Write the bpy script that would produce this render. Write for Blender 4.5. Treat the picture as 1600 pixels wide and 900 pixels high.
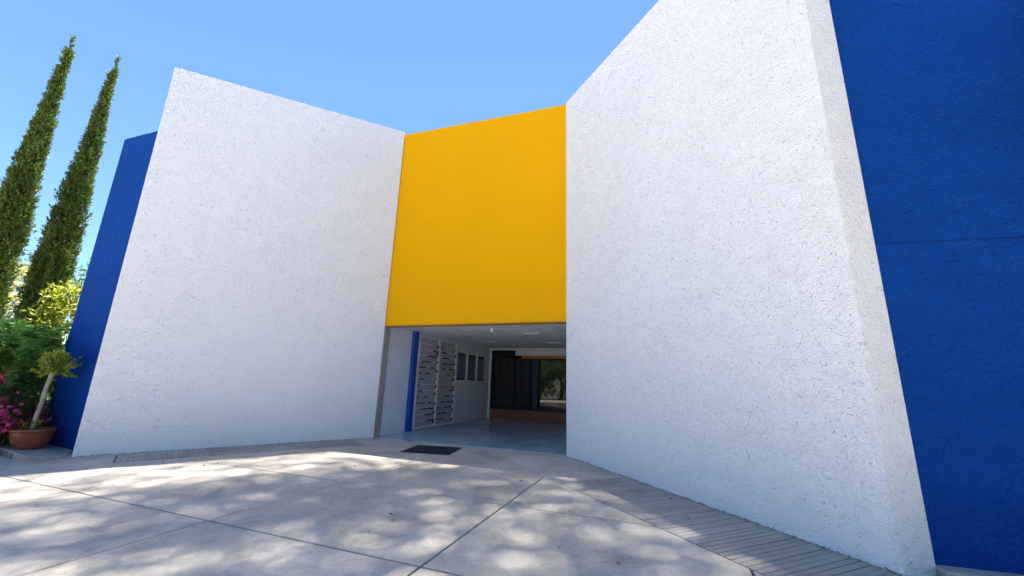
import bpy, bmesh, math, random
import numpy as np
from mathutils import Matrix, Vector, noise as mnoise

# ------------------------------------------------------------------ camera, sky, sun, exposure
for o in list(bpy.data.objects): bpy.data.objects.remove(o)
scene = bpy.context.scene
C = scene.collection
R = math.radians
rng = np.random.default_rng(7)
random.seed(7)

cam = bpy.data.cameras.new('camera'); cam_o = bpy.data.objects.new('camera', cam); C.objects.link(cam_o)
cam.sensor_width = 36.0; cam.lens = 627.27/1600*36; cam.clip_start = 0.05; cam.clip_end = 3000
right = (0.999521, -0.007149, 0.030107); down = (0.030944, 0.230923, -0.972480); fwd = (0.0, 0.972946, 0.231034)
cam_o.matrix_world = Matrix(((right[0], -down[0], -fwd[0], 0), (right[1], -down[1], -fwd[1], 0),
                             (right[2], -down[2], -fwd[2], 1.55), (0, 0, 0, 1)))
scene.camera = cam_o

SUN_AZ, SUN_EL = R(5), R(76)          # azimuth from +Y towards +X : high, behind the building
world = bpy.data.worlds.new('World'); scene.world = world; world.use_nodes = True
wn = world.node_tree.nodes; wl = world.node_tree.links; wn.clear()
sky = wn.new('ShaderNodeTexSky'); sky.sky_type = 'NISHITA'; sky.sun_disc = False
sky.sun_elevation = SUN_EL; sky.sun_rotation = SUN_AZ
sky.air_density = 1.0; sky.dust_density = 0.0; sky.ozone_density = 10.0; sky.altitude = 0
bg = wn.new('ShaderNodeBackground'); bg.inputs['Strength'].default_value = 0.05
wo = wn.new('ShaderNodeOutputWorld'); wl.new(sky.outputs[0], bg.inputs[0]); wl.new(bg.outputs[0], wo.inputs[0])

sun = bpy.data.lights.new('sun', 'SUN'); sun.energy = 5.0; sun.angle = R(0.85); sun.color = (1.0, 0.94, 0.84)
sun_o = bpy.data.objects.new('sun', sun); C.objects.link(sun_o)
sd = Vector((math.sin(SUN_AZ)*math.cos(SUN_EL), math.cos(SUN_AZ)*math.cos(SUN_EL), math.sin(SUN_EL)))
sun_o.rotation_euler = sd.to_track_quat('Z', 'Y').to_euler(); sun_o.location = sd*60
vs = scene.view_settings; vs.view_transform = 'Standard'; vs.look = 'None'; vs.gamma = 1; vs.use_curve_mapping = False
vs.exposure = 2.48
scene.render.resolution_x = 1024; scene.render.resolution_y = 576

# ------------------------------------------------------------------ helpers
def mesh_obj(name, verts, faces, mat, parent=None, smooth=False):
    me = bpy.data.meshes.new(name); me.from_pydata([tuple(map(float, v)) for v in verts], [], [tuple(map(int, f)) for f in faces]); me.update()
    return link(name, me, mat, parent, smooth)
def link(name, me, mat, parent=None, smooth=False):
    if mat is not None and len(me.materials) == 0: me.materials.append(mat)
    if smooth:
        me.polygons.foreach_set('use_smooth', [True]*len(me.polygons))
    o = bpy.data.objects.new(name, me); C.objects.link(o)
    if parent: o.parent = parent
    return o
def fast_mesh(name, verts, nper, mat, parent=None, smooth=False):
    """verts (N*nper,3): N separate polygons of nper corners"""
    verts = np.asarray(verts, dtype=np.float32).reshape(-1, 3); n = len(verts)//nper
    me = bpy.data.meshes.new(name); me.vertices.add(len(verts)); me.vertices.foreach_set('co', verts.ravel())
    me.loops.add(len(verts)); me.loops.foreach_set('vertex_index', np.arange(len(verts), dtype=np.int32))
    me.polygons.add(n); me.polygons.foreach_set('loop_start', np.arange(0, len(verts), nper, dtype=np.int32))
    me.update(calc_edges=True); me.validate()
    o = link(name, me, mat, parent, smooth); o['kind'] = 'stuff'; return o
def empty(name, loc=(0, 0, 0), rz=0, parent=None):
    o = bpy.data.objects.new(name, None); o.location = loc; o.rotation_euler = (0, 0, rz); o.empty_display_size = .2; C.objects.link(o)
    if parent: o.parent = parent
    return o
def tag(o, label, cat=None, group=None):
    o['label'] = label
    if cat: o['category'] = cat
    if group: o['group'] = group
    return o
def struct(o, label=None, kind='structure', cat=None):
    o['kind'] = kind
    if label: o['label'] = label
    if cat: o['category'] = cat
    return o
def boxm(x0, y0, z0, x1, y1, z1, bevel=0.0, seg=1):
    bm = bmesh.new(); bmesh.ops.create_cube(bm, size=1)
    for v in bm.verts:
        v.co = Vector((x0+(v.co.x+.5)*(x1-x0), y0+(v.co.y+.5)*(y1-y0), z0+(v.co.z+.5)*(z1-z0)))
    if bevel: bmesh.ops.bevel(bm, geom=list(bm.edges), offset=bevel, segments=seg, affect='EDGES')
    me = bpy.data.meshes.new('box'); bm.to_mesh(me); bm.free(); return me
def box(name, x0, y0, z0, x1, y1, z1, mat, parent=None, bevel=0.0, seg=1):
    me = boxm(x0, y0, z0, x1, y1, z1, bevel, seg); me.name = name
    return link(name, me, mat, parent)
def prism(name, poly, z0, z1, mat, parent=None, bevel=0.0):
    """poly counter-clockwise list of xy"""
    bm = bmesh.new(); n = len(poly)
    b = [bm.verts.new((p[0], p[1], z0)) for p in poly]
    t = [bm.verts.new((p[0], p[1], (z1[i] if hasattr(z1, '__len__') else z1))) for i, p in enumerate(poly)]
    bm.faces.new(b[::-1]); top = bm.faces.new(t)
    for i in range(n): bm.faces.new((b[i], b[(i+1) % n], t[(i+1) % n], t[i]))
    if bevel: bmesh.ops.bevel(bm, geom=list(top.edges), offset=bevel, segments=1, affect='EDGES')
    bmesh.ops.recalc_face_normals(bm, faces=bm.faces)
    me = bpy.data.meshes.new(name); bm.to_mesh(me); bm.free()
    return link(name, me, mat, parent)
def tube_geo(pts, radii, seg=8):
    pts = [Vector(p) for p in pts]; vs_, fs = [], []
    for i, p in enumerate(pts):
        t = (pts[min(i+1, len(pts)-1)]-pts[max(i-1, 0)]).normalized()
        a = t.orthogonal().normalized() if i == 0 else (a-t*a.dot(t)).normalized()
        b = t.cross(a)
        for k in range(seg):
            w = 2*math.pi*k/seg; vs_.append(p+(a*math.cos(w)+b*math.sin(w))*radii[i])
    for i in range(len(pts)-1):
        for k in range(seg):
            fs.append((i*seg+k, i*seg+(k+1) % seg, (i+1)*seg+(k+1) % seg, (i+1)*seg+k))
    fs.append(tuple(range(seg))[::-1]); fs.append(tuple((len(pts)-1)*seg+k for k in range(seg)))
    return vs_, fs
def join_geo(parts):
    V, F = [], []
    for v, f in parts:
        o = len(V); V += list(v); F += [tuple(i+o for i in q) for q in f]
    return V, F
def lathe(profile, seg=36):
    V, F = [], []
    for r, z in profile:
        for k in range(seg): V.append((r*math.cos(2*math.pi*k/seg), r*math.sin(2*math.pi*k/seg), z))
    for i in range(len(profile)-1):
        for k in range(seg): F.append((i*seg+k, i*seg+(k+1) % seg, (i+1)*seg+(k+1) % seg, (i+1)*seg+k))
    return V, F
def unit(a): return a/np.maximum(np.linalg.norm(a, axis=-1, keepdims=True), 1e-9)
def leaf_quads(base, dirs, length, width, fold=.15):
    """diamond leaf blades with random roll; arrays (N,3),(N,3),(N,),(N,) -> (N*4,3)"""
    n = len(base); d = unit(dirs); r = unit(rng.normal(size=(n, 3))); s = unit(np.cross(d, r)); up = np.cross(s, d)
    L = np.asarray(length).reshape(-1, 1)*np.ones((n, 1)); W = np.asarray(width).reshape(-1, 1)*np.ones((n, 1))
    mid = base+d*L*.45-up*L*fold
    q = np.stack([base, mid+s*W*.5, base+d*L, mid-s*W*.5], axis=1)
    return q.reshape(-1, 3)

# ------------------------------------------------------------------ materials
def new_mat(name):
    m = bpy.data.materials.new(name); m.use_nodes = True; nt = m.node_tree
    return m, nt.nodes, nt.links, nt.nodes['Principled BSDF']
def N(nodes, typ, **kw):
    n = nodes.new(typ)
    for k, v in kw.items():
        if k.startswith('i_'): n.inputs[k[2:].replace('_', ' ')].default_value = v
        else: setattr(n, k, v)
    return n
def plain(name, col, rough=.6, metal=0.0, spec=.5, noise=0.0, nscale=8.0, bump=0.0, bscale=60.0, coat=0.0):
    m, n, l, p = new_mat(name)
    p.inputs['Base Color'].default_value = (*col, 1); p.inputs['Roughness'].default_value = rough
    p.inputs['Metallic'].default_value = metal; p.inputs['Specular IOR Level'].default_value = spec
    p.inputs['Coat Weight'].default_value = coat
    tc = N(n, 'ShaderNodeTexCoord')
    if noise:
        t = N(n, 'ShaderNodeTexNoise', i_Scale=nscale, i_Detail=6.0, i_Roughness=.6); l.new(tc.outputs['Object'], t.inputs['Vector'])
        mp = N(n, 'ShaderNodeMapRange'); mp.inputs[1].default_value = .3; mp.inputs[2].default_value = .7
        mp.inputs[3].default_value = 1-noise; mp.inputs[4].default_value = 1+noise; l.new(t.outputs[0], mp.inputs[0])
        mx = N(n, 'ShaderNodeVectorMath', operation='MULTIPLY'); mx.inputs[0].default_value = col
        l.new(mp.outputs[0], mx.inputs[1]); l.new(mx.outputs[0], p.inputs['Base Color'])
    if bump:
        t2 = N(n, 'ShaderNodeTexNoise', i_Scale=bscale, i_Detail=5.0, i_Roughness=.6); l.new(tc.outputs['Object'], t2.inputs['Vector'])
        b = N(n, 'ShaderNodeBump', i_Strength=bump, i_Distance=.01); l.new(t2.outputs[0], b.inputs['Height']); l.new(b.outputs[0], p.inputs['Normal'])
    return m
def stucco(name, col, fine=1.0, speck=.25, scale=1.0, rough=.85, spec=.25, stain=.06):
    """hand-thrown plaster: short worm-like ridges, pits and a little dirt in the pits"""
    m, n, l, p = new_mat(name); p.inputs['Roughness'].default_value = rough; p.inputs['Specular IOR Level'].default_value = spec
    g = N(n, 'ShaderNodeTexCoord')
    warp = N(n, 'ShaderNodeTexNoise', i_Scale=3.2*scale, i_Detail=2.0); l.new(g.outputs['Object'], warp.inputs['Vector'])
    ws = N(n, 'ShaderNodeVectorMath', operation='MULTIPLY_ADD'); ws.inputs[1].default_value = (.3, .3, .3)
    l.new(warp.outputs['Color'], ws.inputs[0]); l.new(g.outputs['Object'], ws.inputs[2])
    mp = N(n, 'ShaderNodeMapping'); mp.inputs['Rotation'].default_value = (R(28), R(-32), R(10)); mp.inputs['Scale'].default_value = (1.0, 1.0, 1.7)
    l.new(ws.outputs[0], mp.inputs['Vector'])
    a = N(n, 'ShaderNodeTexVoronoi', feature='F1', i_Scale=31*scale, i_Randomness=1.0); l.new(mp.outputs[0], a.inputs['Vector'])
    mr = N(n, 'ShaderNodeMapRange'); mr.inputs[1].default_value = .75; mr.inputs[2].default_value = .1; l.new(a.outputs['Distance'], mr.inputs[0])
    b = N(n, 'ShaderNodeTexNoise', i_Scale=55*scale, i_Detail=4.0, i_Roughness=.65); l.new(g.outputs['Object'], b.inputs['Vector'])
    v = N(n, 'ShaderNodeTexNoise', i_Scale=27*scale, i_Detail=2.5, i_Roughness=.6, i_Distortion=.5); l.new(mp.outputs[0], v.inputs['Vector'])
    r2 = N(n, 'ShaderNodeMapRange', interpolation_type='SMOOTHSTEP'); r2.inputs[1].default_value = .615; r2.inputs[2].default_value = .71; l.new(v.outputs[0], r2.inputs[0])
    h = N(n, 'ShaderNodeMath', operation='MULTIPLY_ADD'); h.inputs[1].default_value = .9; l.new(b.outputs[0], h.inputs[0]); l.new(mr.outputs[0], h.inputs[2])
    h2 = N(n, 'ShaderNodeMath', operation='MULTIPLY_ADD'); h2.inputs[1].default_value = -1.6; l.new(r2.outputs[0], h2.inputs[0]); l.new(h.outputs[0], h2.inputs[2])
    bp = N(n, 'ShaderNodeBump', i_Strength=.75*fine, i_Distance=.010); l.new(h2.outputs[0], bp.inputs['Height']); l.new(bp.outputs[0], p.inputs['Normal'])
    st = N(n, 'ShaderNodeTexNoise', i_Scale=.55, i_Detail=5.0, i_Roughness=.6); l.new(g.outputs['Object'], st.inputs['Vector'])
    r3 = N(n, 'ShaderNodeMapRange'); r3.inputs[1].default_value = .35; r3.inputs[2].default_value = .7; r3.inputs[3].default_value = 1+stain*.5; r3.inputs[4].default_value = 1-stain; l.new(st.outputs[0], r3.inputs[0])
    cm = N(n, 'ShaderNodeVectorMath', operation='MULTIPLY'); cm.inputs[0].default_value = col; l.new(r3.outputs[0], cm.inputs[1])
    mx = N(n, 'ShaderNodeMix', data_type='RGBA'); mx.inputs[7].default_value = (col[0]*.5, col[1]*.47, col[2]*.44, 1)
    sm = N(n, 'ShaderNodeMath', operation='MULTIPLY'); sm.inputs[1].default_value = speck*2; l.new(r2.outputs[0], sm.inputs[0])
    l.new(sm.outputs[0], mx.inputs[0]); l.new(cm.outputs[0], mx.inputs[6]); l.new(mx.outputs[2], p.inputs['Base Color'])
    return m
def concrete(name, col, var=.16, rough=.75):
    m, n, l, p = new_mat(name); p.inputs['Roughness'].default_value = rough; p.inputs['Specular IOR Level'].default_value = .35
    g = N(n, 'ShaderNodeNewGeometry'); oi = N(n, 'ShaderNodeObjectInfo')
    a = N(n, 'ShaderNodeTexNoise', i_Scale=.9, i_Detail=8.0, i_Roughness=.68, i_Distortion=.4); l.new(g.outputs['Position'], a.inputs['Vector'])
    b = N(n, 'ShaderNodeTexNoise', i_Scale=9.0, i_Detail=7.0, i_Roughness=.7, i_Distortion=1.2); l.new(g.outputs['Position'], b.inputs['Vector'])
    s = N(n, 'ShaderNodeMath', operation='MULTIPLY_ADD'); s.inputs[1].default_value = .55; l.new(b.outputs[0], s.inputs[0]); l.new(a.outputs[0], s.inputs[2])
    mr = N(n, 'ShaderNodeMapRange'); mr.inputs[1].default_value = .62; mr.inputs[2].default_value = .96; mr.inputs[3].default_value = 1-var; mr.inputs[4].default_value = 1+var; l.new(s.outputs[0], mr.inputs[0])
    ro = N(n, 'ShaderNodeMapRange'); ro.inputs[3].default_value = .93; ro.inputs[4].default_value = 1.06; l.new(oi.outputs['Random'], ro.inputs[0])
    mm = N(n, 'ShaderNodeMath', operation='MULTIPLY'); l.new(mr.outputs[0], mm.inputs[0]); l.new(ro.outputs[0], mm.inputs[1])
    cm = N(n, 'ShaderNodeVectorMath', operation='MULTIPLY'); cm.inputs[0].default_value = col; l.new(mm.outputs[0], cm.inputs[1])
    # small pale and dark specks
    v = N(n, 'ShaderNodeTexVoronoi', i_Scale=11.0); l.new(g.outputs['Position'], v.inputs['Vector'])
    r2 = N(n, 'ShaderNodeMapRange'); r2.inputs[1].default_value = .09; r2.inputs[2].default_value = .05; l.new(v.outputs['Distance'], r2.inputs[0])
    sp = N(n, 'ShaderNodeSeparateColor'); l.new(v.outputs['Color'], sp.inputs[0])
    gt = N(n, 'ShaderNodeMath', operation='GREATER_THAN'); gt.inputs[1].default_value = .93; l.new(sp.outputs[0], gt.inputs[0])
    mk = N(n, 'ShaderNodeMath', operation='MULTIPLY'); l.new(gt.outputs[0], mk.inputs[0]); l.new(r2.outputs[0], mk.inputs[1])
    mx = N(n, 'ShaderNodeMix', data_type='RGBA'); mx.inputs[7].default_value = (.10, .085, .07, 1); l.new(mk.outputs[0], mx.inputs[0]); l.new(cm.outputs[0], mx.inputs[6])
    l.new(mx.outputs[2], p.inputs['Base Color'])
    f = N(n, 'ShaderNodeTexNoise', i_Scale=70.0, i_Detail=4.0); l.new(g.outputs['Position'], f.inputs['Vector'])
    f2 = N(n, 'ShaderNodeMath', operation='MULTIPLY_ADD'); f2.inputs[1].default_value = .5; l.new(f.outputs[0], f2.inputs[0]); l.new(b.outputs[0], f2.inputs[2])
    bp = N(n, 'ShaderNodeBump', i_Strength=.25, i_Distance=.01); l.new(f2.outputs[0], bp.inputs['Height']); l.new(bp.outputs[0], p.inputs['Normal'])
    return m
def foliage(name, c1, c2, trans=.35, rough=.5):
    m, n, l, p = new_mat(name); out = [x for x in n if x.type == 'OUTPUT_MATERIAL'][0]
    g = N(n, 'ShaderNodeNewGeometry')
    mx = N(n, 'ShaderNodeMix', data_type='RGBA'); mx.inputs[6].default_value = (*c1, 1); mx.inputs[7].default_value = (*c2, 1)
    l.new(g.outputs['Random Per Island'], mx.inputs[0]); l.new(mx.outputs[2], p.inputs['Base Color'])
    p.inputs['Roughness'].default_value = rough; p.inputs['Specular IOR Level'].default_value = .3
    t = N(n, 'ShaderNodeBsdfTranslucent'); l.new(mx.outputs[2], t.inputs['Color'])
    ms = N(n, 'ShaderNodeMixShader'); ms.inputs[0].default_value = trans
    l.new(p.outputs[0], ms.inputs[1]); l.new(t.outputs[0], ms.inputs[2]); l.new(ms.outputs[0], out.inputs['Surface'])
    return m
def bark(name, col): return plain(name, col, rough=.9, noise=.35, nscale=9, bump=.6, bscale=25, spec=.2)

M_WHITE = stucco('white_stucco', (.86, .865, .87), fine=1.0, speck=.26, stain=.03)
M_BLUE = stucco('blue_stucco', (.003, .055, .295), fine=1.1, speck=.12, rough=.75, spec=.08, stain=.12)
M_YELLOW = stucco('yellow_plaster', (.82, .39, .002), fine=.10, speck=.0, rough=.8, spec=.05, stain=.025)
M_YEDGE = plain('yellow_drip_edge', (.60, .27, .004), rough=.6, noise=.1)
M_CONC = concrete('plaza_concrete', (.50, .45, .385), var=.24)
M_RIB = concrete('ribbed_concrete', (.38, .355, .32), var=.22)
M_JOINT = plain('joint_dirt', (.055, .047, .04), rough=.95, noise=.3, nscale=20)
M_KERB = concrete('kerb_concrete', (.42, .37, .31))
M_STONE = plain('kerb_stone', (.20, .16, .13), rough=.9, noise=.35, nscale=14, bump=.4, bscale=30)
M_PILASTER = plain('beige_concrete', (.33, .31, .26), rough=.85, noise=.12, nscale=5, bump=.2, bscale=80)
M_GREYWALL = plain('grey_wall_paint', (.73, .78, .84), rough=.55, noise=.04, nscale=3, bump=.05, bscale=120)
M_TRIM = plain('white_trim', (.74, .75, .77), rough=.45, noise=.03)
M_POST = plain('blue_post_paint', (.012, .075, .42), rough=.35, noise=.06)
M_RACK = plain('rack_white_metal', (.76, .77, .79), rough=.35, noise=.03)
M_RACKBACK = plain('rack_grey_back', (.48, .49, .51), rough=.6, noise=.05)
M_BLACK = plain('black_gap_piece', (.012, .012, .014), rough=.6)
M_CEIL = plain('ceiling_board', (.82, .82, .80), rough=.9, noise=.06, nscale=25, bump=.15, bscale=150)
M_CEILGRID = plain('ceiling_grid_shadow_gap', (.04, .04, .04), rough=.9)
M_TILE = None
M_ORANGE = plain('orange_band', (.62, .20, .02), rough=.5, noise=.05)
M_TERRA = plain('terracotta_band', (.34, .10, .055), rough=.5, noise=.12, nscale=6)
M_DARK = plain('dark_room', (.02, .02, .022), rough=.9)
M_ALU = plain('bronze_frame', (.015, .015, .018), rough=.5, metal=.0)
M_MAT = plain('rubber_mat', (.022, .023, .025), rough=.8, noise=.25, nscale=30, bump=.6, bscale=200)
M_POT = plain('glazed_clay', (.22, .062, .028), rough=.22, noise=.25, nscale=5, bump=.12, bscale=18, coat=.25)
M_SOIL = plain('soil', (.055, .04, .028), rough=1, noise=.4, nscale=12, bump=.8, bscale=30)
M_ROOF = plain('roof_screed', (.40, .38, .36), rough=.9, noise=.1)
M_GROUND = plain('far_ground', (.38, .34, .28), rough=1, noise=.3, nscale=.3)
M_GRASS = foliage('grass_blade', (.07, .14, .02), (.16, .22, .04), .3)
M_LAWN = plain('lawn_soil', (.06, .08, .025), rough=1, noise=.35, nscale=5, bump=.5, bscale=20)
M_CYP = foliage('cypress_leaf', (.040, .090, .016), (.16, .215, .035), .22, .6)
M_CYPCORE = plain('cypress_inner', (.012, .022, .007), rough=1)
M_LEAFY = foliage('yellow_green_leaf', (.17, .22, .02), (.33, .34, .035), .5)
M_LEAFM = foliage('mid_green_leaf', (.045, .12, .02), (.10, .20, .035), .35)
M_LEAFD = foliage('dark_green_leaf', (.018, .05, .012), (.05, .10, .022), .25)
M_LEAFF = foliage('feathery_leaf', (.05, .15, .03), (.12, .25, .05), .4)
M_LEAFO = foliage('olive_pale_leaf', (.26, .26, .07), (.42, .36, .12), .5)
M_YOUNG = foliage('young_leaf', (.18, .30, .04), (.42, .46, .06), .5)
M_PINK = foliage('magenta_bract', (.72, .03, .19), (.85, .13, .38), .4)
M_RED = foliage('red_leaf', (.30, .03, .035), (.45, .10, .08), .4)
M_YFLOWER = foliage('yellow_flower', (.70, .48, .02), (.75, .60, .05), .4)
M_DRY = foliage('dry_leaf', (.14, .08, .04), (.30, .20, .11), .1)
M_BARK = bark('grey_brown_bark', (.17, .13, .10))
M_BARKP = bark('pale_bark', (.33, .29, .23))

# glossy blue-grey floor tile
M_TILE, n_, l_, p_ = new_mat('floor_tile_glaze')
oi_ = N(n_, 'ShaderNodeObjectInfo'); g_ = N(n_, 'ShaderNodeNewGeometry')
t_ = N(n_, 'ShaderNodeTexNoise', i_Scale=2.2, i_Detail=6.0, i_Roughness=.6); l_.new(g_.outputs['Position'], t_.inputs['Vector'])
a_ = N(n_, 'ShaderNodeMath', operation='MULTIPLY_ADD'); a_.inputs[1].default_value = .5; l_.new(oi_.outputs['Random'], a_.inputs[0]); l_.new(t_.outputs[0], a_.inputs[2])
c_ = N(n_, 'ShaderNodeMix', data_type='RGBA'); c_.inputs[6].default_value = (.30, .37, .44, 1); c_.inputs[7].default_value = (.46, .53, .59, 1)
l_.new(a_.outputs[0], c_.inputs[0]); l_.new(c_.outputs[2], p_.inputs['Base Color'])
rr_ = N(n_, 'ShaderNodeMapRange'); rr_.inputs[3].default_value = .08; rr_.inputs[4].default_value = .26; l_.new(t_.outputs[0], rr_.inputs[0]); l_.new(rr_.outputs[0], p_.inputs['Roughness'])

# tinted glass (reflects the plaza, room behind stays dark)
M_GLASS, n_, l_, p_ = new_mat('tinted_glass')
p_.inputs['Base Color'].default_value = (.10, .11, .13, 1); p_.inputs['Roughness'].default_value = .015
p_.inputs['Transmission Weight'].default_value = .9; p_.inputs['IOR'].default_value = 1.5
M_HGLASS = plain('house_window_glass', (.03, .04, .05), rough=.05, spec=.8)

# ------------------------------------------------------------------ layout frame of the building
AX = np.array([math.cos(R(-20.8)), math.sin(R(-20.8))]); BX = np.array([-AX[1], AX[0]])
ORG = np.array([-3.64, 11.57])
def uv(u, v): p = ORG+AX*u+BX*v; return (float(p[0]), float(p[1]))
FRAME = R(-20.8)
L0, L1 = np.array([-7.95, 7.91]), np.array([-3.64, 11.57])
R0, R1, R2 = np.array([1.345, 9.68]), np.array([3.536, 4.012]), np.array([3.93, 4.11])
LD = (L1-L0)/np.linalg.norm(L1-L0); LN = np.array([LD[1], -LD[0]])      # towards the courtyard
RD = (R1-R0)/np.linalg.norm(R1-R0); RN = np.array([RD[1], -RD[0]])

# ------------------------------------------------------------------ setting: ground, slabs, ribbed strips
g = mesh_obj('ground', [(-900, -900, -.09), (900, -900, -.09), (900, 900, -.09), (-900, 900, -.09)], [(0, 1, 2, 3)], M_GROUND); struct(g)
pv = prism('plaza_pavement', [(-16, -22), (16, -22), (16, 2.6), (5.2, 22), (-3, 20), (-4.3, 11.9), (-8.4, 7.7), (-16, 7.7)], -.08, -.03, M_JOINT); struct(pv)

def clip(poly, nrm, off):
    """keep points with p.nrm >= off"""
    out = []
    for i in range(len(poly)):
        a, b = np.array(poly[i]), np.array(poly[(i+1) % len(poly)])
        da, db = a@nrm-off, b@nrm-off
        if da >= 0: out.append(tuple(a))
        if da*db < 0: out.append(tuple(a+(b-a)*da/(da-db)))
    return out
# inner edges of the ribbed strips
eL_n = LN; eL_o = float((L0+LN*1.02)@LN)
sA, sB = np.array([.63, 7.60]), np.array([2.27, 3.93]); eRd = (sB-sA)/np.linalg.norm(sB-sA); eR_n = np.array([eRd[1], -eRd[0]])
eR_o = float(sA@eR_n)
GAP = .012
for i in range(-7, 9):
    for j in range(-11, 1):
        u0, v0 = .1+2.68*i, -.13-2.0*j*-1-2.0
        u0, v0 = .1+2.68*i, -2.13+2.0*j
        if j == 1: continue
        v1 = v0+2.0 if j < 0 else .12
        if j == 0: v0 = -2.13+0.0
        poly = [uv(u0+GAP, v0+GAP), uv(u0+2.68-GAP, v0+GAP), uv(u0+2.68-GAP, v1-GAP), uv(u0+GAP, v1-GAP)]
        poly = clip(poly, eL_n, eL_o+.006)
        if len(poly) > 2: poly = clip(poly, eR_n, eR_o+.006)
        if len(poly) > 2: poly = clip(poly, np.array([1., 0]), -15.9)
        if len(poly) > 2: poly = clip(poly, np.array([0., -1.]), -11.9)
        if len(poly) < 3: continue
        ar = .5*abs(sum(poly[k][0]*poly[(k+1) % len(poly)][1]-poly[(k+1) % len(poly)][0]*poly[k][1] for k in range(len(poly))))
        if ar < .02: continue
        cx = sum(p[0] for p in poly)/len(poly); cy = sum(p[1] for p in poly)/len(poly)
        if cy < -14 or cx > 12: continue
        prism('slab', poly, -.05, random.uniform(-.0015, .0015), M_CONC, pv, bevel=.006)

def ribbed(name, origin, d, nrm, s0, s1, width, pitch, label, wfun=None):
    """strip running along d from origin; ribs lie across it (towards nrm)"""
    e = empty(name, (0, 0, 0)); struct(e, label)
    a = origin+d*s0; b = origin+d*s1; w0 = wfun(s0) if wfun else width; w1 = wfun(s1) if wfun else width
    poly = [a, b, b+nrm*w1, a+nrm*w0]
    if (b-a)[0]*nrm[1]-(b-a)[1]*nrm[0] < 0: poly = poly[::-1]
    prism('bed', [tuple(p) for p in poly], -.05, -.010, M_RIB, e)
    n = int((s1-s0)/pitch); ang = math.atan2(nrm[1], nrm[0])
    cache = {}
    for k in range(n):
        s = s0+pitch*(k+.5); w = wfun(s) if wfun else width; key = round(w, 1)
        me = boxm(0, -pitch*.445, -.04, w-.012, pitch*.445, .004, bevel=.004); me.name = 'rib'; me.materials.append(M_RIB)
        o = link('rib', me, M_RIB, e); p = origin+d*s+nrm*.006
        o.location = (p[0], p[1], random.uniform(-.0025, .0015)); o.rotation_euler = (random.uniform(-.004, .004), 0, ang+random.uniform(-.006, .006))
    return e
# left strip: edge line is parallel to the wall
ribbed('ribbed_strip', L0+LN*1.02, LD, -LN, .62, 5.05, 1.06, .08, 'ribbed concrete strip along the foot of the left white wall')
for sa, sb in ((-1.9, .6), (-4.6, -1.915), (-7.3, -4.615)):
    lp = [tuple(L0+LN*1.015+LD*sa), tuple(L0+LN*1.015+LD*sb), tuple(L0-LN*3+LD*sb), tuple(L0-LN*3+LD*sa)]; lp = clip(lp, np.array([0., -1.]), -8.6)
    if len(lp) > 2: prism('strip_end_slab', lp, -.05, .0, M_CONC, pv, bevel=.006)
prism('strip_end_slab', [tuple(L0+LN*1.02+LD*5.06), tuple(L1+LN*1.02+LD*.55), uv(.75, .12), uv(-.1, .12), tuple(L0-LN*.05+LD*5.06)], -.05, .001, M_CONC, pv, bevel=.006)
def wR(s):
    p = sA+eRd*s
    # distance along -eR_n to the wall line R0-R1
    dn = -eR_n; den = dn@(-RN); return float(((R0-p)@(-RN))/den)+.05
ribbed('ribbed_strip', sA, eRd, -eR_n, .56, 7.2, 1.3, .078, 'ribbed concrete strip along the foot of the right white wall', wR)
big = [tuple(sA-eRd*6), tuple(sA+eRd*.55), tuple(sA+eRd*.55-eR_n*3), tuple(sA-eRd*6-eR_n*3)][::-1]
big = clip(big, RN, float(R0@RN)-.06); big = clip(big, -BX, float(-BX@np.array(uv(0, .12)))); big = clip(big, -eR_n, -eR_o+.004)
if sum(big[k][0]*big[(k+1) % len(big)][1]-big[(k+1) % len(big)][0]*big[k][1] for k in range(len(big))) < 0: big = big[::-1]
prism('strip_end_slab', big, -.05, .0005, M_CONC, pv, bevel=.006)

# ------------------------------------------------------------------ the building
bld = empty('entrance_building', (float(ORG[0]), float(ORG[1]), 0))
tag(bld, 'angular entrance building with white rough walls, yellow panel and blue wings', 'building')
bld.matrix_world = Matrix.Identity(4); bld.location = (0, 0, 0)

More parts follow.
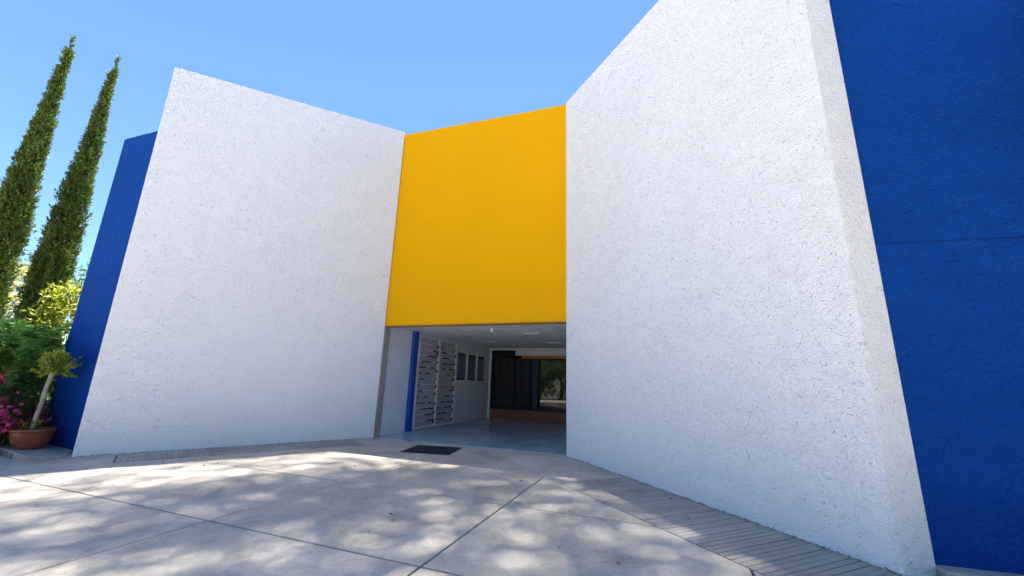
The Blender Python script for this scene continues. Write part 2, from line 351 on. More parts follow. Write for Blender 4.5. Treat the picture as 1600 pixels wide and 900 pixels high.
def wall_sheet(name, pts, tops, back, mat, parent, res=.03, amp=.0016, z0=-.03, seed=0, freq=9.0):
    """rough wall: displaced front sheet following a base polyline, closed at the back by extruding the rim"""
    pts = [np.array(p, float) for p in pts]; S = []; nor = []
    for i in range(len(pts)-1):
        d = pts[i+1]-pts[i]; Ln = np.linalg.norm(d); k = max(2, int(Ln/res)); dn = d/Ln; nn = np.array([dn[1], -dn[0]])
        for j in range(k + (1 if i == len(pts)-2 else 0)):
            t = j/k; S.append((pts[i]+d*t, tops[i]+(tops[i+1]-tops[i])*t)); nor.append(nn)
    ns = len(S); hmax = max(tops); nz = int((hmax-z0)/res)
    nor = np.array(nor); nor0 = nor.copy(); base = np.array([s[0] for s in S]); top = np.array([s[1] for s in S])
    for i in range(1, ns-1): 
        if abs(nor[i]@nor[i-1]) < .99: nor[i] = unit((nor[i]+nor[i-1])[None])[0]
    V = []
    rs = np.random.default_rng(seed)
    def vnoise(x, y):
        g_ = rs.normal(size=(int(x.max())+3, int(y.max())+3)); xi = x.astype(int); yi = y.astype(int); fx = x-xi; fy = y-yi
        fx = fx*fx*(3-2*fx); fy = fy*fy*(3-2*fy)
        return (g_[xi, yi]*(1-fx)+g_[xi+1, yi]*fx)*(1-fy)+(g_[xi, yi+1]*(1-fx)+g_[xi+1, yi+1]*fx)*fy
    sl = np.concatenate([[0], np.cumsum(np.linalg.norm(np.diff(base, axis=0), axis=1))])
    tt = np.linspace(0, 1, nz+1)
    Z = z0+(top[:, None]-z0)*tt[None, :]; Sx = np.repeat(sl[:, None], nz+1, 1)
    h = vnoise(Sx*freq+Z*freq*.35+4, Z*freq*1.5)*.55+vnoise(Sx*freq*2.3, Z*freq*2.3)*.4+vnoise(Sx*.9, Z*.9)*.35
    h = h*amp; h[0] *= .3; h[-1] *= .3
    X = base[:, None, 0]+nor[:, None, 0]*h; Y = base[:, None, 1]+nor[:, None, 1]*h
    # ragged rim
    Zr = Z.copy(); Zr[:, -1] += vnoise(Sx[:, :1]*freq*1.5, Z[:, :1]*0)[:, 0]*amp*1.3
    front = np.stack([X, Y, Zr], -1).reshape(-1, 3); idx = np.arange(ns*(nz+1)).reshape(ns, nz+1)
    F = np.stack([idx[:-1, :-1], idx[1:, :-1], idx[1:, 1:], idx[:-1, 1:]], -1).reshape(-1, 4).tolist()
    rim = list(idx[:, 0])+list(idx[-1, 1:])+list(idx[-2::-1, -1])+list(idx[0, -2:0:-1])
    nb = len(front); bk = front[rim].copy(); bk[:, 0] += back[0]; bk[:, 1] += back[1]
    V = np.concatenate([front, bk]); m = len(rim)
    for i in range(m): F.append((rim[(i+1) % m], rim[i], nb+i, nb+(i+1) % m))
    F.append(tuple(nb+i for i in range(m))[::-1])
    o = mesh_obj(name, V, F, mat, parent, smooth=True); me = o.data
    hard = np.zeros(len(V), int); hard[rim] = 1; hard[nb:] = 1
    col = np.full(len(V), -1)
    for i in range(1, ns-1):
        if abs(nor0[i]@nor0[i-1]) < .99: col[idx[i]] = i
    ev = np.zeros(len(me.edges)*2, dtype=np.int32); me.edges.foreach_get('vertices', ev); ev = ev.reshape(-1, 2)
    sharp = ((hard[ev[:, 0]] == 1) & (hard[ev[:, 1]] == 1)) | ((col[ev[:, 0]] >= 0) & (col[ev[:, 0]] == col[ev[:, 1]]))
    at = me.attributes.new('sharp_edge', 'BOOLEAN', 'EDGE'); at.data.foreach_set('value', sharp)
    me.update()
    return o

wl_ = wall_sheet('white_wall', [L0, L1], [8.435, 9.40], -LN*.38, M_WHITE, bld, seed=1); wl_['label'] = 'rough white wall left of the yellow panel'
wr_ = wall_sheet('white_wall', [R0, R1, R2], [9.20, 8.61, 8.57], np.array([.12, .5]), M_WHITE, bld, seed=2); wr_['label'] = 'tall rough white wall at the right with a narrow end face'
# blue wings (each a little behind the end of its white wall)
bl = wall_sheet('blue_wall', [(-9.60, 8.80), (-8.05, 8.26)], [7.08, 7.08], np.array([.9, 2.6]), M_BLUE, bld, res=.04, amp=.004, seed=3); bl['label'] = 'blue wall behind the left end of the white wall'
ba = R(-15); BD = np.array([math.cos(ba), math.sin(ba)]); BN = np.array([BD[1], -BD[0]])
b0 = R2+np.array([-.06, .06]); b1 = R2+BD*8.5
bj = 3.155
br = wall_sheet('blue_wall', [b0, b1], [bj-.004, bj-.004], -BN*.4, M_BLUE, bld, res=.04, amp=.004, seed=4); br['label'] = 'lower blue wall beside the right white wall'
# upper part sits on a recessed joint
p2 = wall_sheet('blue_wall', [b0, b1], [9.3, 9.3], -BN*.4, M_BLUE, bld, res=.04, amp=.004, z0=bj+.004, seed=5); p2['label'] = 'upper blue wall beside the right white wall'
prism('joint_filler', [tuple(b0-BN*.02), tuple(b0-BN*.3), tuple(b1-BN*.3), tuple(b1-BN*.02)][::-1], bj-.05, bj+.05, M_BLACK, bld)
prism('base_kerb', [tuple(b0+BD*.07+BN*.17), tuple(b1+BN*.17), tuple(b1-BN*.02), tuple(b0+BD*.07-BN*.02)], -.04, .05, M_CONC, bld, bevel=.01)

# yellow panel over the entrance
yp0, yp1 = np.array(uv(-.06, .10)), np.array(uv(5.42, .10)); yd = (yp1-yp0)/np.linalg.norm(yp1-yp0)
yl = np.array(uv(-.2, .04)); yr = np.array(uv(5.42, .04))
yw = wall_sheet('yellow_panel', [yl, yr], [9.33, 9.17], BX*.35, M_YELLOW, bld, res=.06, amp=.0015, z0=3.085, seed=6, freq=3.0)
def ubox(name, u0, v0, z0, u1, v1, z1, mat, parent, bevel=0.0):
    """box in the building's own axes"""
    me = boxm(u0, v0, z0, u1, v1, z1, bevel); me.name = name
    o = link(name, me, mat, parent); x, y = uv(0, 0); o.location = (x, y, 0); o.rotation_euler = (0, 0, FRAME); return o
ubox('drip_edge', .012, .016, 3.05, 5.33, .36, 3.083, M_YEDGE, bld, .004)
# left reveal and interior shell
ubox('pilaster', -.42, .03, -.03, .012, .27, 3.05, M_PILASTER, bld, .006)
WU = -.12
ubox('side_wall', WU-.3, .272, -.03, WU, 8.3, 3.35, M_GREYWALL, bld)
ubox('wall_panel', WU, .33, .03, WU+.02, 1.56, 3.07, M_GREYWALL, bld, .004)
ubox('panel_trim', WU, .275, -.0, WU+.035, .328, 3.09, M_TRIM, bld, .004)
ubox('panel_trim', WU+.002, .33, 3.072, WU+.03, 1.56, 3.11, M_TRIM, bld, .003)
ubox('skirting', WU, .332, .0, WU+.026, 1.56, .028, M_TRIM, bld, .002)
ubox('skirting', WU, 4.62, .0, WU+.014, 7.86, .055, M_TRIM, bld, .002)
ubox('post', WU-.01, 1.565, 0, WU+.12, 1.80, 3.11, M_POST, bld, .008)
ubox('side_wall', 5.62, .12, -.03, 5.9, 8.3, 3.35, M_GREYWALL, bld)
ubox('roof', -.5, .40, 3.36, 5.95, 8.6, 3.7, M_ROOF, bld)
cl = ubox('ceiling', -.45, .37, 3.135, 5.62, 8.25, 3.345, M_CEILGRID, bld)
tm = boxm(.019, .019, -.02, .597, 1.201, .0, .004); tm.name = 'ceiling_tile'; tm.materials.append(M_CEIL)
slots = {(5, 2), (6, 1), (8, 2), (2, 1), (3, 3)}
for i in range(10):
    for j in range(7):
        if -.13+.616*i > 5.6: continue
        o = link('ceiling_tile', tm, M_CEIL, cl); o.location = (-.13+.616*i, .40+1.22*j-.62*(0), 3.131)
        o.rotation_euler = (random.uniform(-.004, .004), random.uniform(-.006, .006), 0)
# door head, jamb, orange band, glass, low terracotta strip at the back of the lobby
BV = 7.95
ubox('back_header', WU-.1, BV-.12, 3.02, 5.62, BV+.1, 3.134, M_TRIM, bld, .006)
ubox('jamb', WU+.0, BV-.06, -.0, WU+.10, BV+.08, 3.018, M_GREYWALL, bld, .006)
ubox('transom_panel', 1.15, BV-.01, 2.80, 5.62, BV+.05, 3.018, M_GREYWALL, bld)
ubox('transom_glass', WU+.102, BV+.0, 2.72, 1.148, BV+.012, 3.018, M_GLASS, bld)
ubox('orange_band', 1.45, BV-.03, 2.67, 5.62, BV+.05, 2.798, M_ORANGE, bld, .004)
ubox('back_terracotta_strip', WU+.102, BV-.02, .0, 5.62, BV+.06, .40, M_TERRA, bld, .008)
xs = [WU+.102, 5.62]
for k in range(1):
    gl = ubox('glass_pane', xs[k]+.022, BV+.01, .44, xs[k+1]-.022, BV+.022, 2.64, M_GLASS, bld)
for k in range(2):
    ubox('glass_mullion', xs[k]-.02, BV-.004, .402, xs[k]+.02, BV+.05, 2.665, M_ALU, bld, .003)
ubox('glass_rail', WU+.125, BV-.003, .402, 5.60, BV+.049, .438, M_ALU, bld, .003)
ubox('glass_rail', WU+.125, BV-.003, 2.642, 5.60, BV+.049, 2.666, M_ALU, bld, .003)
# dark hall behind the glass
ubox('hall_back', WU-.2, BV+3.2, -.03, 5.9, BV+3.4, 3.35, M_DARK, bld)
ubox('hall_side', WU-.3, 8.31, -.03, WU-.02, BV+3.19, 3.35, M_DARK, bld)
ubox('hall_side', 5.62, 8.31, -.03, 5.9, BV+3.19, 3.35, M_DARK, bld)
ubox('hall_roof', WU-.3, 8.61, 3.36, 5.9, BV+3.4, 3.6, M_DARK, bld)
# roof slabs that close the wings
prism('wing_roof', [tuple(L0-LN*.42+LD*.2), (-9.0, 11.8), (-5.5, 18.0), uv(-.45, 8.4), uv(-.45, .6), tuple(L1-LN*.42-LD*.1)][::-1], 6.2, 6.4, M_ROOF, bld)
prism('wing_roof', [tuple(R0+np.array([.45, .2])), tuple(R2+np.array([.02, .3])), tuple(b1-BN*.45), (12.1, 9.5), (6.5, 11.0), uv(5.95, 3.0), uv(5.95, .3)], 6.2, 6.4, M_ROOF, bld)

fl = ubox('lobby_floor', -.42, .125, -.06, 5.62, BV+3.2, -.004, M_JOINT, None); struct(fl, 'glossy blue grey tiled lobby floor')
tl = boxm(.002, .002, -.03, .598, .598, .0, .0015); tl.name = 'floor_tile'; tl.materials.append(M_TILE)
for i in range(10):
    for j in range(14):
        o = link('floor_tile', tl, M_TILE, fl); o.location = (-.40+.602*i, .13+.602*j, .004+random.uniform(-.0004, .0004))

# ------------------------------------------------------------------ things in the lobby
def uthing(name, u, v, z, label, cat, group=None):
    x, y = uv(u, v); e = empty(name, (x, y, z), FRAME); return tag(e, label, cat, group)
rack = uthing('slatted_rack', WU, 1.93, .02, 'tall white double rack of horizontal slats beside the blue post', 'rack')
RW, RH = 2.62, 3.0; hw = RW/2
box('back_panel', .002, .02, .02, .016, RW-.02, RH-.02, M_RACKBACK, rack)
for y0, y1 in ((0, .055), (hw-.05, hw+.05), (RW-.055, RW)): box('stile', .018, y0, 0, .085, y1, RH, M_RACK, rack, .004)
for y0, y1 in ((.056, hw-.051), (hw+.051, RW-.056)):
    box('rail', .018, y0, 0, .084, y1, .06, M_RACK, rack, .003); box('rail', .018, y0, RH-.055, .084, y1, RH, M_RACK, rack, .003)
pat = [[[(.9, 1)], [(.72, 1)], [(.45, .95)], [(.2, .62), (.9, 1)], [(.0, .35), (.6, .85)], [(.05, .2), (.35, .62)], [(.1, .33)], [(.0, .12)], [(.1, .28)], [(.0, .15), (.35, .55)], [(.0, .45), (.62, .8)], [(.3, .55), (.6, .95)], [(.5, .95)], [(.65, 1)]],
       [[(.08, .2)], [(.08, .4)], [(.2, .6)], [(.15, .5), (.55, .95)], [(.18, .4), (.6, 1)], [(.5, .7), (.9, 1)], [(.75, 1)], [], [(.7, 1)], [(.45, .72), (.9, 1)], [(.22, .5), (.6, .95)], [(.0, .22), (.4, .92)], [(.1, .6)], [(.0, .42)]]]
sm_ = boxm(.03, 0, -.012, .072, hw-.106, .012, .002); sm_.name = 'slat'; sm_.materials.append(M_RACK)
for c, y0 in enumerate((.056, hw+.051)):
    W_ = hw-.107
    for k in range(14):
        z = RH-.055-(k+1)*(RH-.115)/15
        s = link('slat', sm_, M_RACK, rack); s.location = (0, y0, z)
        for a, b in pat[c][k]:
            box('slat_shadow_gap', .028, a*W_, -.036, .078, b*W_, .004, M_BLACK, s, .002)  # black blocks stand in for the wavy shadows and gaps along the slats
    for k in range(10):
        z = .12+k*.285+random.uniform(-.03, .03)
        box('stile_dark_gap', .03, y0+W_-.045, z, .07, y0+W_-.012, z+random.uniform(.08, .17), M_BLACK, rack, .002)  # black blocks stand in for the dark upright gaps by the stile

M_PAPER = []
def poster_mat(seed, base, ink, band):
    m, n, l, p = new_mat('poster_print'); p.inputs['Roughness'].default_value = .25
    g = N(n, 'ShaderNodeTexCoord'); sp = N(n, 'ShaderNodeSeparateXYZ'); l.new(g.outputs['Object'], sp.inputs[0])
    w = N(n, 'ShaderNodeMath', operation='MULTIPLY'); w.inputs[1].default_value = 26.0; l.new(sp.outputs['Z'], w.inputs[0])
    fr = N(n, 'ShaderNodeMath', operation='FRACT'); l.new(w.outputs[0], fr.inputs[0])
    lt = N(n, 'ShaderNodeMath', operation='LESS_THAN'); lt.inputs[1].default_value = .42; l.new(fr.outputs[0], lt.inputs[0])
    no = N(n, 'ShaderNodeTexNoise', i_Scale=14.0+seed, i_Detail=2.0); l.new(g.outputs['Object'], no.inputs['Vector'])
    gt = N(n, 'ShaderNodeMath', operation='GREATER_THAN'); gt.inputs[1].default_value = .47; l.new(no.outputs[0], gt.inputs[0])
    mm = N(n, 'ShaderNodeMath', operation='MULTIPLY'); l.new(lt.outputs[0], mm.inputs[0]); l.new(gt.outputs[0], mm.inputs[1])
    mx = N(n, 'ShaderNodeMix', data_type='RGBA'); mx.inputs[6].default_value = (*base, 1); mx.inputs[7].default_value = (*ink, 1)
    l.new(mm.outputs[0], mx.inputs[0]); l.new(mx.outputs[2], p.inputs['Base Color']); return m
PM = [poster_mat(1, (.14, .21, .28), (.22, .30, .36), 0), poster_mat(3, (.12, .18, .25), (.25, .30, .35), 0), poster_mat(5, (.30, .33, .36), (.10, .13, .17), 0)]
PL = ['dark blue framed notice on the lobby wall, nearest the slatted rack', 'dark blue framed notice, middle of the three on the lobby wall', 'pale framed notice of small print, farthest from the slatted rack']
M_BAND = plain('notice_dark_band', (.025, .03, .05), rough=.3)
for k, (v0, v1) in enumerate(((4.72, 5.48), (5.66, 6.40), (6.58, 7.32))):
    t = uthing('framed_notice', WU, v0, 1.62, PL[k], 'notice', 'framed notices on the lobby wall'); w = v1-v0
    fs = [box('frame_bar', .0, -.05, -.04, .03, w+.05, .0, M_TRIM, t, .003), box('frame_bar', .0, -.05, 1.05, .03, w+.05, 1.09, M_TRIM, t, .003),
          box('frame_bar', .0, -.05, .001, .029, 0, 1.049, M_TRIM, t, .003), box('frame_bar', .0, w, .001, .029, w+.05, 1.049, M_TRIM, t, .003)]
    box('sheet', .004, .001, .10, .012, w-.001, .93, PM[k], t); box('bottom_band', .004, .001, .001, .014, w-.001, .098, M_BAND, t); box('top_band', .004, .001, .932, .014, w-.001, 1.048, M_BAND, t)
for k, v in enumerate((6.62, 6.86)):
    t = uthing('wall_outlet', WU, v, .44, ('white outlet plate low on the lobby wall, the one nearer the rack', 'white outlet plate low on the lobby wall, the one nearer the glass')[k], 'outlet', 'outlet plates under the notices')
    box('plate', 0, 0, 0, .012, .11, .15, M_TRIM, t, .003); box('socket', .0121, .035, .035, .016, .075, .065, M_BLACK, t); box('socket', .0121, .035, .085, .016, .075, .115, M_BLACK, t)
t = uthing('smoke_detector', 2.75, 1.45, 3.11, 'small white smoke detector hanging from the lobby ceiling', 'detector')
V, F = lathe([(.0, -.10), (.035, -.10), (.045, -.07), (.045, -.03)], 20); mesh_obj('sensor', V, F, M_TRIM, t, True)
V, F = lathe([(.07, -.03), (.075, -.015), (.075, .0), (.0, .0)], 20); mesh_obj('base', V, F, M_TRIM, t, True)
t.location.z = 3.108
def ceiling_fixture(u, v, label, cat, kind):
    t = uthing('ceiling_light' if kind else 'ceiling_vent', u, v, 3.107, label, cat)
    for a in ((0, 0, .02, .30), (.58, 0, .6, .30)): box('frame_bar', a[0], a[1], -.012, a[2], a[3], .0, M_TRIM, t)
    for a in ((.0201, 0, .5799, .02), (.0201, .28, .5799, .30)): box('frame_bar', a[0], a[1], -.012, a[2], a[3], .0, M_TRIM, t)
    box('dark_tray', .021, .021, -.006, .579, .279, -.002, M_BLACK, t)
    if kind:
        for y in (.09, .21):
            V, F = tube_geo([(.05, y, -.022), (.55, y, -.022)], [.016, .016], 10); mesh_obj('lamp_tube', V, F, M_TRIM, t, True)
    else:
        for k in range(6): box('louvre', .03, .04+k*.04, -.014, .57, .055+k*.04, -.0065, M_RACKBACK, t)
ceiling_fixture(3.35, 2.3, 'unlit recessed tube light in the lobby ceiling, nearer the plaza', 'ceiling light', 1)
ceiling_fixture(3.35, 5.2, 'unlit recessed tube light in the lobby ceiling, nearer the glass', 'ceiling light', 1)
ceiling_fixture(.95, 2.6, 'dark louvred vent in the lobby ceiling, nearer the plaza', 'vent', 0)
ceiling_fixture(1.0, 4.7, 'dark louvred vent in the lobby ceiling, nearer the notices', 'vent', 0)

# door mat in front of the entrance
mt = empty('door_mat', (-1.72, 9.86, .004), R(-9)); tag(mt, 'dark rubber door mat on the pavement before the entrance', 'mat')
box('pad', -.56, -.50, 0, .56, .50, .012, M_MAT, mt, .004)
rb = boxm(-.535, -.010, .0121, .535, .010, .018, .002); rb.name = 'rubber_rib'; rb.materials.append(M_MAT)
for k in range(22):
    o = link('rubber_rib', rb, M_MAT, mt); o.location = (0, -.47+k*.0448, 0)
# ------------------------------------------------------------------ garden on the left
kb = prism('garden_kerb', [(-9.9, 8.55), (-9.35, 7.95), (-8.62, 7.58), (-8.0, 7.45), (-8.0, 7.84), (-8.5, 8.46), (-9.7, 8.9)], -.05,
           [.10, .115, .11, .015, .015, .03, .08], M_KERB); struct(kb, 'concrete kerb platform under the potted plant')
k2 = prism('garden_kerb', [(-30, 7.6), (-9.36, 7.55), (-9.36, 7.94), (-10.0, 8.55), (-30, 8.3)][::-1], -.05, .10, M_KERB); struct(k2, 'grey concrete kerb along the lawn')
for k, (s, w) in enumerate(((.10, .17), (.36, .15), (.62, .13))):
    a = np.array([-9.35, 7.95]); b = np.array([-8.62, 7.58]); d = (b-a)/np.linalg.norm(b-a); nn = np.array([d[1], -d[0]])
    p = a+d*s; q = p+d*w
    prism('kerb_stone', [tuple(p+nn*.012), tuple(q+nn*.012), tuple(q-nn*.03), tuple(p-nn*.03)], .005, .085-.0*k, M_STONE, kb, bevel=.006)
lw = prism('lawn', [(-40, 8.3), (-10.0, 8.55), (-9.8, 8.95), (-9.9, 12.5), (-14, 40), (-60, 40)], -.06, .07, M_LAWN); struct(lw)
n = 9000
gx = rng.uniform(-14.5, -9.7, n); gy = rng.uniform(8.5, 10.6, n); k = (gy > 8.6+.0*gx) & (gx < -9.75); gx, gy = gx[k], gy[k]; n = len(gx)
b = np.stack([gx, gy, np.full(n, .068)], 1); d = rng.normal(size=(n, 3))*.5+np.array([0, 0, 1.])
gr = fast_mesh('lawn_grass', leaf_quads(b, d, rng.uniform(.05, .12, n), .012), 4, M_GRASS); struct(gr, 'short green grass behind the garden kerb', 'stuff', 'grass')

# potted young tree
PX, PY = -9.02, 8.13
pot = empty('potted_plant', (PX, PY, .082)); tag(pot, 'brown glazed bowl pot with a leaning young tree beside the blue wall', 'potted plant')
V, F = lathe([(.0, .0), (.15, .0), (.165, .012), (.205, .05), (.26, .13), (.292, .22), (.303, .29), (.305, .315), (.318, .322), (.322, .345), (.312, .362), (.292, .362), (.285, .33), (.27, .31)], 48)
mesh_obj('bowl', V, F, M_POT, pot, True)
V, F = lathe([(.28, .318), (.2, .326), (.1, .33), (.0, .335)], 24); mesh_obj('soil', V, F, M_SOIL, pot, True)
V, F = tube_geo([(-.04, .0, .30), (-.03, .0, .55), (-.01, .01, .85), (.0, .0, 1.1), (.035, .01, 1.40), (.04, .01, 1.47)], [.042, .038, .036, .034, .04, .03], 10)
st = mesh_obj('stem', V, F, M_BARKP, pot, True)
nb = 52; tw = []
lv_b, lv_d, lv_l = [], [], []
for k in range(nb):
    a = rng.uniform(0, 2*math.pi); L_ = rng.uniform(.10, .42); e_ = np.array([math.cos(a)*.45, math.sin(a)*.45, rng.uniform(-.15, 1.2)]); e_ /= np.linalg.norm(e_)
    s_ = np.array([.04, .01, rng.uniform(1.38, 1.47)]); t_ = s_+e_*L_
    tw.append(tube_geo([s_, t_], [.008, .004], 5))
    for q in range(28): lv_b.append(s_+(t_-s_)*rng.uniform(.35, 1.05)); lv_d.append(e_+rng.normal(size=3)*.6); lv_l.append(rng.uniform(.045, .10))
for q in range(420):
    v_ = rng.normal(size=3); v_ /= np.linalg.norm(v_); lv_b.append(np.array([.04, .01, 1.60])+v_*np.array([.20, .20, .21])*rng.uniform(.3, 1)**.5); lv_d.append(v_+rng.normal(size=3)*.6); lv_l.append(rng.uniform(.045, .09))
V, F = join_geo(tw); mesh_obj('twigs', V, F, M_BARKP, pot)
fast_mesh('leaves', leaf_quads(np.array(lv_b), np.array(lv_d), np.array(lv_l), np.array(lv_l)*.5), 4, M_YOUNG, pot)
# small low sprouts in the bowl
n = 120; a = rng.uniform(0, 6.28, n); r = np.abs(rng.normal(size=n))*.09
b = np.stack([np.cos(a)*r-.08, np.sin(a)*r, .33+rng.uniform(0, .14, n)], 1); fast_mesh('sprouts', leaf_quads(b, rng.normal(size=(n, 3))*.7+[0, 0, .6], rng.uniform(.05, .11, n), .03), 4, M_LEAFY, pot)
n = 60; a = rng.uniform(0, 6.28, n); r = np.abs(rng.normal(size=n))*.07
b = np.stack([np.cos(a)*r-.18, np.sin(a)*r-.1, .33+rng.uniform(0, .16, n)], 1); fast_mesh('red_sprouts', leaf_quads(b, rng.normal(size=(n, 3))*.7+[0, 0, .6], rng.uniform(.05, .1, n), .03), 4, M_RED, pot)

# Italian cypresses
def cypress(x, y, H, rad, label, seed, lean=(0, 0)):
    rs = np.random.default_rng(seed)
    t = empty('cypress_tree', (x, y, 0)); tag(t, label, 'tree', 'slender cypress trees behind the blue wall')
    V, F = tube_geo([(0, 0, 0), (0, 0, H*.3), (lean[0]*.5, lean[1]*.5, H*.75)], [.16, .12, .03], 8); mesh_obj('trunk', V, F, M_BARK, t, True)
    def prof(s): return rad*np.clip(np.minimum((s+.03)/.10, 1), 0, 1)*np.power(np.clip(1-s, 0, 1), .86)*(1-.10*np.sin(s*9))
    ph = rs.uniform(0, 6.28, 6)
    def lump(a, z): return 1+.13*np.sin(3*a+1.9*z+ph[0])+.10*np.sin(5*a-2.7*z+ph[1])+.08*np.sin(2*a+4.7*z+ph[2])
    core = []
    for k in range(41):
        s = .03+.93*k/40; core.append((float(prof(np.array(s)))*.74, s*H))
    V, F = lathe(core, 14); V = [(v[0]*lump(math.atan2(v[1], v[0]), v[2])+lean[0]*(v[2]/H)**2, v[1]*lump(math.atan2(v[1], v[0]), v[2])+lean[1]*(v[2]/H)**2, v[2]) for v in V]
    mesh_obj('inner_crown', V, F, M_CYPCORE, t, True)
    nc = 4200; s = rs.uniform(.02, .965, nc); keep = rs.uniform(0, 1, nc) < np.clip(prof(s)/rad+.25, 0, 1); s = s[keep]; nc = len(s)
    a = rs.uniform(0, 2*math.pi, nc); z = s*H; rr = prof(s)*lump(a, z)*rs.uniform(.74, 1.0, nc)
    cx = rr*np.cos(a)+lean[0]*s**2; cy = rr*np.sin(a)+lean[1]*s**2
    out = np.stack([np.cos(a), np.sin(a), np.zeros(nc)], 1); flame = unit(out*rs.uniform(.08, .5, (nc, 1))+np.array([0, 0, 1.])+rs.normal(size=(nc, 3))*.12)
    ln = rs.uniform(.16, .46, nc)*(1-.72*s)
    m = 20; base = np.stack([cx, cy, z], 1); q = rs.uniform(0, 1, (nc, m))
    B = base[:, None, :]+flame[:, None, :]*(q*ln[:, None])[..., None]+rs.normal(size=(nc, m, 3))*(.040*(1.15-q))[..., None]
    D = flame[:, None, :]*1.0+rs.normal(size=(nc, m, 3))*.42+out[:, None, :]*.15
    Ls = rs.uniform(.045, .10, (nc, m))
    tip = np.stack([np.full(60, lean[0])+rs.normal(size=60)*.014, np.full(60, lean[1])+rs.normal(size=60)*.014, H*rs.uniform(.94, 1.01, 60)], 1)
    BB = np.concatenate([B.reshape(-1, 3), tip]); DD = np.concatenate([D.reshape(-1, 3), np.array([0, 0, 1.])+rs.normal(size=(60, 3))*.3]); LL = np.concatenate([Ls.ravel(), np.full(60, .14)])
    fast_mesh('crown', leaf_quads(BB, DD, LL, LL*.42, .1), 4, M_CYP, t)
def az(deg, d): return (math.sin(R(deg))*d, math.cos(R(deg))*d)
x, y = az(-49.75, 18.5); cypress(x, y, 12.15, .52, 'slender dark cypress tree nearer the blue wall, the shorter one', 11, (.05, 0))
x, y = az(-53.1, 17.0); cypress(x, y, 11.25, .45, 'tall slender cypress tree at the left edge of the garden', 12, (.05, 0))

# shrubs and trees
def shrub(name, x, y, z0, label, cat, size, nclump, nleaf, leaf, mat, seed, stems=6, flower=None, group=None, spread=.16, aspect=.5, shell=.55):
    rs = np.random.default_rng(seed); t = empty(name, (x, y, z0)); tag(t, label, cat, group)
    cs = unit(rs.normal(size=(nclump, 3)))*rs.uniform(shell, 1, (nclump, 1)); cs[:, 2] = np.abs(cs[:, 2])*.95+.08; cs = cs*np.array(size)
    tubes = []
    for k in range(stems):
        c = cs[k % nclump]; tubes.append(tube_geo([(rs.normal()*.05, rs.normal()*.05, 0), (c[0]*.35, c[1]*.35, c[2]*.5), tuple(c)], [.03*max(size), .018*max(size), .006], 6))
    V, F = join_geo(tubes); mesh_obj('stems', V, F, M_BARK, t)
    w = rs.integers(0, nclump, nleaf); b = cs[w]+rs.normal(size=(nleaf, 3))*spread*np.array(size)*np.array([1, 1, .8]); b[:, 2] = np.maximum(b[:, 2], .02)
    d = unit(b)*.7+rs.normal(size=(nleaf, 3))*.6+np.array([0, 0, .15]); l = rs.uniform(.6, 1.2, nleaf)*leaf
    fast_mesh('foliage', leaf_quads(b, d, l, l*aspect), 4, mat, t)
    if flower:
        fm, nf, fs, nfc = flower
        fc = cs[rs.integers(0, nclump, nfc)]*rs.uniform(.95, 1.12, (nfc, 1)); b = fc[rs.integers(0, nfc, nf)]+rs.normal(size=(nf, 3))*.075*max(size)
        d = rs.normal(size=(nf, 3)); l = rs.uniform(.6, 1.2, nf)*fs; fast_mesh('flowers', leaf_quads(b, d, l, l*.85), 4, fm, t)
    return t
def tree(name, label, base, trunk, limbs, crowns, nleaf, leaf, mat, seed, bk=None, group=None, r0=.2, aspect=.45, cl=.5, perclump=60, subs=2, elong=None):
    """trunk: list of points, limbs: tip points, crowns: (centre, radii) volumes filled with leaf clumps on twigs"""
    rs = np.random.default_rng(seed); t = empty(name, base); tag(t, label, 'tree', group)
    tr = [np.array(p, float) for p in trunk]; n = len(tr)
    V, F = tube_geo(tr, [r0*(1-.55*i/(n-1)) for i in range(n)], 10); mesh_obj('trunk', V, F, bk or M_BARK, t, True)
    parts = []; top = tr[-1]
    for tip in limbs:
        s = tr[-1] if rs.uniform() < .6 else tr[-2]+(tr[-1]-tr[-2])*rs.uniform(.4, .95); tip = np.array(tip, float); mid = (s+tip)/2+rs.normal(size=3)*.08*np.linalg.norm(tip-s)+np.array([0, 0, .08*np.linalg.norm(tip-s)])
        parts.append(tube_geo([s, (s+mid)/2, mid, (mid+tip)/2, tip], [r0*.42, r0*.34, r0*.25, r0*.16, r0*.06], 7))
    cc = []
    vol = np.array([np.prod(c[1]) for c in crowns]); vol = vol/vol.sum()
    for c, v in zip(crowns, vol):
        k = max(4, int(nleaf/perclump*v)); u = unit(rs.normal(size=(k, 3)))*(rs.uniform(.35, 1, (k, 1))**.6); cc.append(np.array(c[0])+u*np.array(c[1]))
    cc = np.concatenate(cc); lim = np.array(limbs, float)
    for c in cc[::subs]:
        s = lim[np.argmin(np.linalg.norm(lim-c, axis=1))]; parts.append(tube_geo([s, (s+c)/2+rs.normal(size=3)*.1, c], [r0*.08, r0*.06, .006], 4))
    V, F = join_geo(parts); mesh_obj('limbs', V, F, bk or M_BARK, t, True)
    w = rs.integers(0, len(cc), nleaf); b = cc[w]+rs.normal(size=(nleaf, 3))*cl*np.array([1, 1, .6])
    if elong is not None: b = b+np.array(elong)*rs.normal(size=(nleaf, 1))
    d = rs.normal(size=(nleaf, 3))+np.array([0, 0, -.1]); l = rs.uniform(.6, 1.2, nleaf)*leaf
    fast_mesh('crown', leaf_quads(b, d, l, l*aspect), 4, mat, t)
    return t

